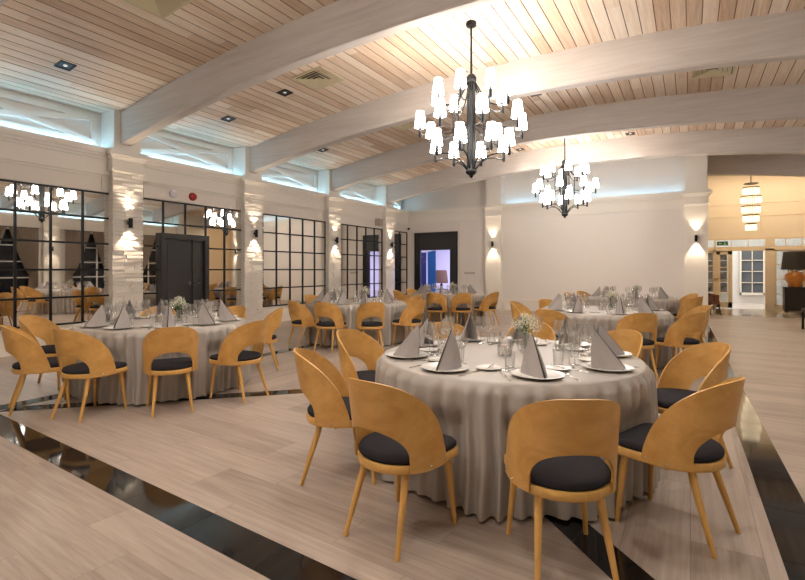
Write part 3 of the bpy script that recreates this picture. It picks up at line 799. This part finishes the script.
RHO = {('T1',-138):1.51, ('T1',-60):1.543, ('T1',-98):1.535, ('T1',-22):1.47, ('T1',30):1.57, ('T1',179):1.53, ('T1',99):1.58, ('T2',-68):1.47, ('T2',-100):1.52, ('T2',4):1.52, ('T2',70):1.52, ('T2',-145):1.6, ('T5',-31):1.52, ('T5',24):1.53, ('T6',-26):1.5}
for tn, lst in CH.items():
    cx, cy = TAB[tn]
    for (ang, lab) in lst:
        a = math.radians(ang); rho = RHO.get((tn,ang),1.46); tw = math.radians(TW.get((tn,ang),0))
        # the back stays where it stands, the seat swings a little
        bx_, by_ = cx+rho*math.cos(a), cy+rho*math.sin(a)
        fa = a+PI+tw
        px, py = bx_+.305*math.cos(fa), by_+.305*math.sin(fa)
        place(chair, chair_used, (px,py,.0 if True else 0), fa-PI/2, lab, 'bent plywood chairs around the '+TNAME[tn])

# ------------------------------------------------------------------ tables and cloths
RT = .905
def cloth_mesh(seed, angs=()):
    rnd = random.Random(seed); ph = [rnd.uniform(0,2*PI) for _ in range(6)]
    n = 720
    def wave(t):
        w = math.sin(50*t+ph[0]+2.2*math.sin(5*t+ph[1]))+.55*math.sin(29*t+ph[2]+1.5*math.sin(4*t+ph[3]))+.25*math.sin(77*t+ph[4])
        w /= 1.6; return math.copysign(abs(w)**.8, w)
    rows = []
    T_ = [2*PI*k/n for k in range(n)]
    for r in (.05,.3,.6,.8,.87): rows.append([(r*math.cos(t), r*math.sin(t), .752) for t in T_])
    for r, z in ((.893,.7515),(.906,.748),(.914,.741),(.918,.73)): rows.append([(r*math.cos(t), r*math.sin(t), z) for t in T_])
    L = 26
    def press(t, z, rr):
        lim = 9.
        for a in angs:
            d = abs((t-a+PI) % (2*PI)-PI)
            if d < .24: lim = min(lim, max(0, min(1, (d-.17)/.07)))
        if lim > 1: return rr
        k = max(lim, min(1, max(0, (z-.48)/.12)))
        return rr*k+(1-k)*(.892+(rr-RT-.04)*.85)
    for i in range(1, L+1):
        z = .73-(.73-.018)*i/L; s_ = (i/L)**.36
        row = []
        for t in T_:
            rr = press(t, z, RT+.036+.010*s_+.042*s_*wave(t+.006*math.sin(i*.3)))
            row.append((rr*math.cos(t), rr*math.sin(t), z))
        rows.append(row)
    under = [[(x_*.992, y_*.992, z_) for (x_,y_,z_) in rows[-1]]]
    mb = MB().grid(rows+under, True)
    k = len(mb.v); mb.v.append((0,0,.752))
    for j in range(n): mb.f.append((k, j, (j+1)%n)); mb.m.append(0)
    return mb
tproto = None
def table_proto():
    r_ = empty('banquet_table', (0,0,0), 0, 't', 'table', 'round banquet tables under cloths')
    MB().lathe([(0,.715),(RT-.01,.715),(RT,.722),(RT,.742),(RT-.01,.748),(0,.748)],64).build('tabletop', simple('table_ply', (.4,.28,.16), .6), r_)
    for k in range(4):
        a = PI/4+k*PI/2
        MB().tube([(.5*math.cos(a),.5*math.sin(a),.715),(.8*math.cos(a),.8*math.sin(a),.012)], .014, 8).tube([(.79*math.cos(a),.79*math.sin(a),.0125),(.86*math.cos(a),.86*math.sin(a),.0125)],.0125,8).build('leg', BLACK, r_)
    return r_
tproto = table_proto(); tused = [False]

# ------------------------------------------------------------------ tableware prototypes
def proto(name, cat, parts):
    r_ = empty(name, (0,0,0), 0, name, cat)
    for (pn, mb, mat, sm) in parts: mb.build(pn, mat, r_, sm)
    return r_
def single(name, cat, mb, mat, sm=True, angle=40):
    return tag(mb.build(name, mat, None, sm, angle), name, cat)
plate = single('dinner_plate', 'plate', MB().lathe([(0,.003),(.08,.003),(.085,0),(.09,.002),(.11,.008),(.148,.017),(.15,.0195),(.147,.0195),(.108,.0125),(.09,.007),(0,.006)],40), PORC)
splate = single('side_plate', 'plate', MB().lathe([(0,.002),(.045,.002),(.05,0),(.058,.004),(.078,.012),(.08,.014),(.077,.014),(.055,.008),(0,.006)],28), PORC)
def napkin():
    # local: +y points to the seat; ridge falls from the tip toward the seat
    r_ = empty('folded_napkin', (0,0,0), 0, 'n', 'napkin')
    A = (0,-.075,.25); T_ = (0,.125,.002); L_ = (-.078,-.075,.002); R_ = (.078,-.075,.002)
    m_ = MB(); e = .007
    def tri(a,b,c, off):
        n = (Vector(b)-Vector(a)).cross(Vector(c)-Vector(a)).normalized()*off
        return [tuple(Vector(p)+n) for p in (a,b,c)]
    for S, s_ in ((L_,-1),(R_,1)):
        mid = tuple((Vector(A)+Vector(S))/2+Vector((s_*.012,-.012,0)))
        A2 = (A[0]+s_*.003, A[1], A[2]); T2 = (T_[0]+s_*.006, T_[1], T_[2])
        lowm = tuple((Vector(T2)+Vector(S))/2+Vector((s_*.014,.01,0)))
        pts = [A2, T2, lowm, S, mid]
        k = len(m_.v); c_ = tuple(sum((Vector(p) for p in pts), Vector())/5+Vector((s_*.010,0,.004)))
        m_.v += [c_]+pts
        for j in range(5): m_.f.append((k, k+1+j, k+1+(j+1)%5)); m_.m.append(0)
        # inner sheet
        pts2 = [tuple(Vector(p)+Vector((-s_*.004,0,0))) for p in pts]
        k = len(m_.v); m_.v += [tuple(Vector(c_)+Vector((-s_*.004,0,-.002)))]+pts2
        for j in range(5): m_.f.append((k, k+1+j, k+1+(j+1)%5)); m_.m.append(0)
        n1 = k-6
        for j in range(5):
            a0 = n1+1+j; a1 = n1+1+(j+1)%5; b0 = k+1+j; b1 = k+1+(j+1)%5
            m_.f.append((a0,a1,b1,b0)); m_.m.append(0)
    m_.build('napkin_cloth', NAPK, r_)
    b = MB(); b.quad([(-.003,-.074,.2515),(.003,-.074,.2515),(.0075,.127,.0045),(-.0075,.127,.0045)])  # dark strip laid on the ridge as the shade inside the open slit
    b.build('slit_shade_strip', NAPD, r_)
    c_ = MB().box(-.028,.028,.118,.142,.002,.006); c_.build('place_card', PAPER, r_)
    return r_
nap = napkin(); nap.scale = (.93,.93,.93)
def fork_mesh():
    m_ = MB(); z = .0035
    m_.box(-.0035,.0035,-.09,.03,0,z); m_.box(-.006,.006,-.10,-.05,0,z); m_.box(-.009,.009,.03,.048,0,z+.001)
    for k in range(4): m_.box(-.009+k*.0052,-.0065+k*.0052,.048,.092,0,z)
    return m_
def knife_mesh():
    m_ = MB(); m_.box(-.006,.006,-.11,-.01,0,.006); m_.prism([(-.006,-.01),(.008,-.01),(.0085,.07),(.005,.10),(-.002,.115),(-.006,.11)],'z',.001,.003)
    return m_
fork = single('dinner_fork', 'fork', fork_mesh(), CHROME, False)
knife = single('dinner_knife', 'knife', knife_mesh(), CHROME, False)
bm_ = knife_mesh(); bm_.xf(Matrix.Scale(.72,4))
bknife = single('butter_knife', 'knife', bm_, CHROME, False)
def wine_mesh(hh, rb):
    return MB().lathe([(0,.002),(.034,.001),(.034,.003),(.010,.006),(.0042,.012),(.0035,hh*.42),(.010,hh*.45),(rb*.72,hh*.52),(rb*.97,hh*.64),(rb,hh*.72),(rb*.92,hh*.86),(rb*.80,hh),(rb*.775,hh)],24)
wglass = single('wine_glass', 'glass', wine_mesh(.235,.047), GLASS, True, 80)
cglass = single('white_wine_glass', 'glass', wine_mesh(.225,.043), GLASS, True, 80)
tumbler = single('water_tumbler', 'glass', MB().lathe([(0,.0),(.027,0),(.030,.003),(.036,.10),(.0345,.10)],24), GLASS, True, 80)
for o in (fork, knife, bknife): o.scale = (1.15,1.15,1.15)
U = {id(o): [False] for o in (plate, splate, nap, fork, knife, bknife, wglass, cglass, tumbler)}
def put(p, loc, rz, label, group): return place(p, U[id(p)], loc, rz, label, group)

CLOCK = ['twelve','one','two','three','four','five','six','seven','eight','nine','ten','eleven']
def clockname(cx, cy, ang):
    view = math.degrees(math.atan2(cy, cx))       # twelve o'clock points away from the camera
    d = (view-ang) % 360; hv = round(d/15) % 24
    return ('half past ' if hv % 2 else '')+CLOCK[(hv//2) % 12]+("" if hv % 2 else " o'clock")
ZT = .7525
def settings(tn):
    cx, cy = TAB[tn]; nm = TNAME[tn]
    if tn == 'T1': angs = [-142,-102,-58,-15,28,64,98,137,178]
    else:
        angs = sorted([a for a, _ in CH[tn]])
        out = list(angs)
        for a, b_ in zip(angs, angs[1:]+[angs[0]+360]):
            n = int((b_-a-1)//62)
            for k in range(n): out.append(a+(b_-a)*(k+1)/(n+1))
        angs = [a for a in out if True]
    rnd = random.Random(hash(nm) % 997 if False else len(nm)*7+int(cx*10))
    for ang in angs:
        ck = clockname(cx, cy, ang)
        a = math.radians(ang); ca, sa = math.cos(a), math.sin(a)
        def W(r, t, z=ZT): return (cx+r*ca-t*sa, cy+r*sa+t*ca, z)      # t to the diner's left is negative -> right hand side is +t seen from the table
        rz = a-PI/2
        j = lambda s_=.008: rnd.uniform(-s_, s_)
        put(plate, W(.735,0), rz, 'white dinner plate under the napkin on the %s, %s place' % (nm, ck), 'dinner plates on the '+nm)
        put(nap, W(.725,0,ZT+.007), rz+rnd.uniform(-.25,.25), 'grey folded linen napkin standing on the %s, %s place' % (nm, ck), 'folded napkins on the '+nm)
        put(fork, W(.74+j(),.185+j()), rz+PI, 'steel dinner fork on the %s, %s place' % (nm, ck), 'forks on the '+nm)
        put(knife, W(.74+j(),-.185+j()), rz+PI, 'steel dinner knife on the %s, %s place' % (nm, ck), 'knives on the '+nm)
        put(splate, W(.545,.19+j()), rz, 'small white side plate on the %s, %s place' % (nm, ck), 'side plates on the '+nm)
        if tn in ('T1','T2','T5'):
            put(bknife, W(.545,.20,ZT+.014), rz+.3, 'small butter knife lying on the side plate, %s, %s place' % (nm, ck), 'butter knives on the '+nm)
        put(wglass, W(.55+j(),-.135+j()), rz, 'large stemmed wine glass on the %s, %s place' % (nm, ck), 'large wine glasses on the '+nm)
        put(cglass, W(.53+j(),-.03+j()), rz, 'slimmer stemmed wine glass on the %s, %s place' % (nm, ck), 'slim wine glasses on the '+nm)
        put(tumbler, W(.45+j(),-.09+j()) if tn != 'T1' else W(.46+j(),-.10+j()), rz, 'straight water tumbler on the %s, %s place' % (nm, ck), 'tumblers on the '+nm)
random.seed(3)
# flower vase
LEAF = simple('stem_green', (.10,.16,.05), .7); BLOOM = simple('tiny_blossom', (.72,.70,.55), .8)
def vase_proto():
    r_ = empty('flower_vase', (0,0,0), 0, 'v', 'flower vase')
    MB().lathe([(0,0),(.035,0),(.038,.01),(.036,.06),(.024,.11),(.026,.14),(.0245,.14),(.0225,.11),(.034,.06),(.035,.01),(0,.006)],24).build('glass_vase', GLASS, r_, True, 80)
    st = MB(); bl = MB()
    for k in range(60):
        a = random.uniform(0,2*PI); rr = random.uniform(.01,.095)**1.0; zz = .285-rr*.75+random.uniform(-.05,.03)
        p = (rr*math.cos(a), rr*math.sin(a), zz)
        st.tube([(random.uniform(-.012,.012),random.uniform(-.012,.012),.03),(p[0]*.25,p[1]*.25,.15),p], .0012, 3)
        for q in range(7):
            c_ = Vector(p)+Vector((random.uniform(-.02,.02),random.uniform(-.02,.02),random.uniform(-.02,.02))); s_ = random.uniform(.003,.0062)
            n = len(bl.v); bl.v += [tuple(c_+Vector(d)*s_) for d in ((1,0,0),(-1,0,0),(0,1,0),(0,-1,0),(0,0,1),(0,0,-1))]
            for f_ in ((0,2,4),(2,1,4),(1,3,4),(3,0,4),(2,0,5),(1,2,5),(3,1,5),(0,3,5)): bl.f.append(tuple(n+i for i in f_)); bl.m.append(0)
    tag(st.build('stems', LEAF, r_), kind='stuff'); tag(bl.build('blossoms', BLOOM, r_), kind='stuff')
    return r_
vase = vase_proto(); vused = [False]
def jar_proto():
    r_ = empty('candle_jar', (0,0,0), 0, 'j', 'candle')
    MB().lathe([(0,0),(.045,0),(.052,.01),(.054,.07),(.048,.105),(.046,.105),(.052,.07),(.049,.012),(0,.008)],28).build('glass_jar', GLASS, r_, True, 80)
    MB().lathe([(0,.009),(.034,.009),(.034,.075),(.03,.078),(0,.076)],20).build('candle', simple('candle_wax', (.78,.62,.50), .5), r_, True)
    return r_
jar = jar_proto(); jused = [False]
for i, tn in enumerate(TAB):
    cx, cy = TAB[tn]
    place(tproto, tused, (cx,cy,0), .3, 'round banquet table under the cloth, the %s' % TNAME[tn], 'round banquet tables under cloths')
    c_ = cloth_mesh(i+4, [math.radians(a_) for a_, _ in CH[tn]]).build('tablecloth', CLOTH, None, True, 80, loc=(cx,cy,0))
    tag(c_, 'greige floor length tablecloth draped over the %s' % TNAME[tn], 'tablecloth', 'round greige tablecloths')
    settings(tn)
    place(vase, vused, (cx+.10,cy+.12,ZT), i*1.1, 'glass vase of tiny white blossoms on the '+TNAME[tn], 'flower vases on the tables')
    place(jar, jused, (cx+.0,cy-.05,ZT), i, 'pale candle in a rounded glass jar on the '+TNAME[tn], 'candle jars on the tables')

# ------------------------------------------------------------------ lobby
LW = simple('lobby_wall', (.74,.62,.48), .6, bump=.004, bscale=30, bstr=.2)
LF = simple('lobby_frame', (.72,.58,.42), .4)
YL = 20.6
w = MB(); w.box(-2,6.5,YL,YL+.15,2.48,5.0).box(-2,.4,YL,YL+.15,0,2.48).box(4.0,6.5,YL,YL+.15,0,2.48)
for k in range(34): xx = -1.9+.25*k; w.box(xx,xx+.012,YL-.006,YL,2.5,5.0)
w.box(-2,6.5,YL-.012,YL,3.22,3.24).box(-2,6.5,YL-.012,YL,3.66,3.68)
struct('wall_lobby', w, LW, 'warm yellow panelled lobby wall above the glazed doors', 'wall')
struct('ceiling_lobby', MB().box(-2,6.6,17.66,24.2,4.95,5.05), WALLB, 'plain lobby ceiling', 'ceiling')
struct('wall_lobby_right', MB().box(6.5,6.6,17.6,24.2,0,5.0), LW, 'lobby side wall out of view on the right', 'wall')
def frame_thing(name, kind, x0, x1, z0, z1, vs, hs, label, cat, stile=.05, mat=LF, y=YL, glass=True):
    r_ = empty(name, ((x0+x1)/2, y, 0), 0, label, cat)
    if kind: r_['kind'] = kind
    cx = (x0+x1)/2; m_ = MB(); h = .03
    m_.box(x0-cx,x0-cx+stile,-h,h,z0,z1).box(x1-cx-stile,x1-cx,-h,h,z0,z1).box(x0-cx,x1-cx,-h,h,z1-stile,z1).box(x0-cx,x1-cx,-h,h,z0,z0+stile*1.6)
    for v in vs: m_.box(v-cx-.013,v-cx+.013,-h*.7,h*.7,z0+.01,z1-.01)
    for z in hs: m_.box(x0-cx+.01,x1-cx-.01,-h*.7,h*.7,z-.013,z+.013)
    m_.build('glazing_frame', mat, r_)
    if glass: MB().box(x0-cx+stile*.5,x1-cx-stile*.5,-.004,.004,z0+.05,z1-.03).build('glass_pane', PANE, r_)
    return r_
# X positions at y = 20.6: sidelight, door leaf, opening, post, window, window
frame_thing('window_5','structure',.40,.74,.0,2.02,[],[.5,1.0,1.5],'narrow sidelight left of the open lobby door','window')
frame_thing('window_6','structure',.40,3.98,2.08,2.48,[.78,1.25,1.72,2.28,2.75,3.2,3.6],[],'row of small transom panes above the lobby doors','window',.06)
frame_thing('door_3','structure',.78,1.27,.02,2.04,[],[.55,1.0,1.45],'open wooden framed glass door in the lobby screen','door',.13)
frame_thing('window_7','structure',2.46,3.26,.1,2.04,[2.86],[.55,1.05,1.55],'paned glass screen right of the lobby doorway behind the lamp','window')
frame_thing('window_8','structure',3.26,3.98,.1,2.04,[3.6],[.55,1.05,1.55],'paned glass screen at the right end of the lobby','window')
m_ = MB().box(2.2,2.46,YL-.05,YL+.1,0,2.48).box(.40,3.98,YL-.05,YL+.08,2.03,2.09).box(.38,.42,YL-.05,YL+.1,0,2.48).box(.73,.79,YL-.05,YL+.1,0,2.48).box(3.96,4.02,YL-.05,YL+.1,0,2.48).box(2.44,3.98,YL-.06,YL+.1,0,.12)
trim(m_, LF, 'pale wooden posts and transom rail of the lobby screen', 'door frame')
# room beyond the lobby screen
w = MB().box(-2,6.5,24.0,24.1,0,4.9).box(-2.1,-2,20.75,24.1,0,4.9)
struct('wall_vestibule', w, simple('vestibule_white', (.72,.74,.76), .7), 'white wall of the vestibule beyond the glass screen', 'wall')
struct('floor_vestibule', MB().quad([(-2,20.6,.0),(6.5,20.6,.0),(6.5,24,.0),(-2,24,.0)]), simple('vestibule_floor', (.6,.56,.52), .15), 'pale polished floor of the vestibule beyond the glass screen', 'floor')
for i, (xa, xb) in enumerate(((.45,1.35),(1.72,2.55),(3.2,4.5))):
    r_ = frame_thing('window_%d' % (9+i), 'structure', xa, xb, .35, 2.3, [(xa+xb)/2], [.85,1.3,1.75], ['dark paned vestibule window behind the open lobby door','paned vestibule window straight through the lobby doorway','paned vestibule window behind the lamp'][i], 'window', .06, WINW, 23.9, False)
    MB().box(-(xb-xa)/2+.05,(xb-xa)/2-.05,.02,.04,.4,2.27).build('night_pane', simple('dusk_glass_%d' % i, [(.015,.012,.012),(.10,.12,.15),(.06,.06,.06)][i], .08), r_)
o = empty('exit_sign', (.98,YL-.035,2.3), 0, 'small green exit sign behind the lobby transom pane', 'sign')
MB().box(-.16,.16,-.02,0,-.07,.07).build('sign_box', simple('exit_green', (.01,.10,.045), .5), o)
xg = simple('exit_white', (.75,.85,.78), .5)
m_ = MB(); 
for (a_, b_2, c_1, d_1) in ((-.12,-.03,-.012,.012),(.06,.075,-.045,.02)): m_.box(a_,b_2,-.024,-.02,c_1,d_1)
m_.prism([(-.12,0),(-.085,.035),(-.085,-.035)],'y',-.024,-.02).box(.02,.12,-.024,-.02,-.045,-.035).lathe([(0,.036),(.012,.036),(.012,.024)],8,(.07,-.022,0))
m_.build('sign_symbol', xg, o)
o = MB().box(-.03,.03,-.06,0,-.02,.02).tube([(0,-.05,0),(-.09,-.05,0)],.01,8).tube([(0,-.05,0),(.07,-.05,0)],.01,8).build('door_pull', simple('brass', (.7,.45,.15), .25, 1.), None, loc=(.80,YL-.03,1.05)); tag(o, 'brass lever handles on the lobby door stile', 'door handle')

# crystal chandelier in the lobby
CRYS = emis('crystal_glow', (1.,.86,.62), 1.5)
r_ = empty('crystal_chandelier', (1.62,18.5,2.55), 0, 'tall tiered crystal chandelier hanging in the lobby', 'chandelier')
MB().tube([(0,0,1.5),(0,0,2.38)], .012, 8).lathe([(0,2.40),(.06,2.40),(.05,2.35),(0,2.34)],16).build('rod', BLACK, r_)
for k, (z, R) in enumerate(((0.05,.14),(.32,.20),(.60,.24),(.90,.26),(1.18,.21))):
    MB().lathe([(R-.012,z+.19),(R+.012,z+.19),(R+.012,z+.21),(R-.012,z+.21),(R-.012,z+.19)],32).build('tier_ring', BLACK, r_)
    c_ = MB()
    for q in range(36):
        a = 2*PI*q/36
        c_.tube([(R*math.cos(a),R*math.sin(a),z+.17),(R*math.cos(a),R*math.sin(a),z+.03),(R*math.cos(a),R*math.sin(a),z)], [.008,.011,.002], 5)
    c_.build('crystal_tier', CRYS, r_)
MB().lathe([(0,1.5),(.19,1.49),(.19,1.51),(0,1.52)],24).build('top_disc', BLACK, r_)
# sideboard with lamp
r_ = empty('sideboard', (3.12,19.95,0), 0, 'black sideboard under the orange lamp at the right edge', 'sideboard')
MB().box(-.5,.9,-.22,.22,.05,.78).box(-.52,.92,-.24,.24,.78,.81).build('cabinet_body', simple('sideboard_black', (.014,.012,.011), .35), r_)
for k in range(2): MB().box(-.47+.7*k,.18+.7*k,-.232,-.22,.09,.75).build('door', simple('sideboard_door%d' % k, (.018,.015,.013), .3), r_)
for xx in (-.44,.84):
    for yy in (-.18,.18): MB().box(xx-.03,xx+.03,yy-.03,yy+.03,0,.05).build('foot', BLACK, r_)
r_ = empty('table_lamp', (2.90,19.92,.81), 0, 'table lamp with orange urn base and wide dark shade', 'lamp')
MB().lathe([(0,0),(.14,0),(.15,.02),(.26,.27),(.27,.36),(.20,.45),(.09,.48),(.09,.52),(.05,.53),(0,.53)],32).build('urn_base', simple('terracotta_glaze', (.62,.24,.045), .3), r_, True)
MB().tube([(0,0,.52),(0,0,.70)], .012, 8).build('stem', CHROME, r_)
MB().lathe([(.36,.56),(.30,1.14),(.297,1.14),(.357,.56),(.36,.56)],36).build('lamp_shade', simple('shade_dark', (.03,.024,.02), .8), r_, True)
MB().lathe([(0,.70),(.03,.72),(.035,.76),(0,.80)],12).build('bulb', emis('bulb_glow', (1,.75,.45), 6), r_, True)
# patterned tub chair and a black chair
def pattern():
    m, nt, b = newmat('patterned_fabric'); h = N(nt); tc = h.node('ShaderNodeTexCoord')
    v = h.node('ShaderNodeTexVoronoi'); v.inputs['Scale'].default_value = 14; h.link(tc.outputs['Object'], v.inputs['Vector'])
    h.link(h.ramp(v.outputs['Distance'], [(.2,(.10,.035,.02)),(.5,(.26,.12,.07))]), b.inputs['Base Color']); b.inputs['Roughness'].default_value = .8
    return m
PT = pattern()
r_ = empty('patterned_armchair', (.50,17.35,0), -.9, 'small brown patterned armchair beside the pilaster at the lobby opening', 'armchair')
rows = [[((.26+.03*zz)*math.sin(a), -(.26+.03*zz)*math.cos(a), zz-(.12*abs(a)/2 if zz > .5 else 0)) for a in [(-1.9+3.8*i/20) for i in range(21)]] for zz in (.36,.5,.68,.72)]
rows2 = [[(x_*.84, y_*.84, z_) for (x_,y_,z_) in q_] for q_ in reversed(rows)]
MB().grid(rows+rows2+[rows[0]]).build('backrest', PT, r_, True)
MB().lathe([(0,.33),(.24,.33),(.26,.37),(.25,.44),(.18,.46),(0,.46)],20).build('seat', PT, r_, True)
for sx in (-1,1):
    for sy in (-1,1): MB().tube([(.16*sx,.16*sy,.34),(.21*sx,.21*sy,0)], [.018,.011], 8).build('leg', BLACK, r_)
r_ = empty('black_chair', (2.47,14.15,0), 1.9, 'black high backed chair cut by the right edge of the photo', 'chair')
MB().box(-.21,.21,-.2,.22,.43,.48).build('seat', BLACKS, r_)
for sx in (-1,1):
    MB().box(.19*sx-.018,.19*sx+.018,-.2,-.165,0,.92).build('leg', BLACK, r_)
    MB().box(.19*sx-.018,.19*sx+.018,.18,.215,0,.43).build('leg', BLACK, r_)
MB().box(-.17,.17,-.195,-.17,.55,.9).build('backrest', BLACKS, r_)

# ------------------------------------------------------------------ other lights
def area(name, loc, rot, sx, sy, energy, col):
    l = bpy.data.lights.new(name, 'AREA'); l.shape = 'RECTANGLE'; l.size = sx; l.size_y = sy; l.energy = energy; l.color = col
    o = bpy.data.objects.new(name, l); COL.objects.link(o); o.location = loc; o.rotation_euler = rot
    return o
area('side_room_light', (-8.3,18.8,2.9), (0,0,0), 3,3, 240, (.74,.76,1.))
area('lobby_light', (2.2,19.0,4.85), (0,0,0), 4,1.6, 115, (1.,.80,.54))
area('vestibule_light', (2.0,22.4,4.6), (0,0,0), 5,2, 200, (1.,.95,.88))

w = bpy.data.worlds.new('night'); scene.world = w; w.use_nodes = True
w.node_tree.nodes['Background'].inputs[0].default_value = (.01,.012,.02,1); w.node_tree.nodes['Background'].inputs[1].default_value = 1

cam = bpy.data.cameras.new('camera'); co = bpy.data.objects.new('camera', cam); COL.objects.link(co)
cam.sensor_width = 36; cam.lens = 483/805*36; cam.shift_y = -(290-269.7)/805; cam.clip_end = 100; cam.clip_start = .05
co.location = (0,0,1.37); co.rotation_euler = (PI/2,0,math.radians(30.8))
scene.camera = co
scene.view_settings.view_transform = 'Standard'; scene.view_settings.look = 'None'
scene.view_settings.gamma = 1; scene.view_settings.use_curve_mapping = False
scene.view_settings.exposure = .32
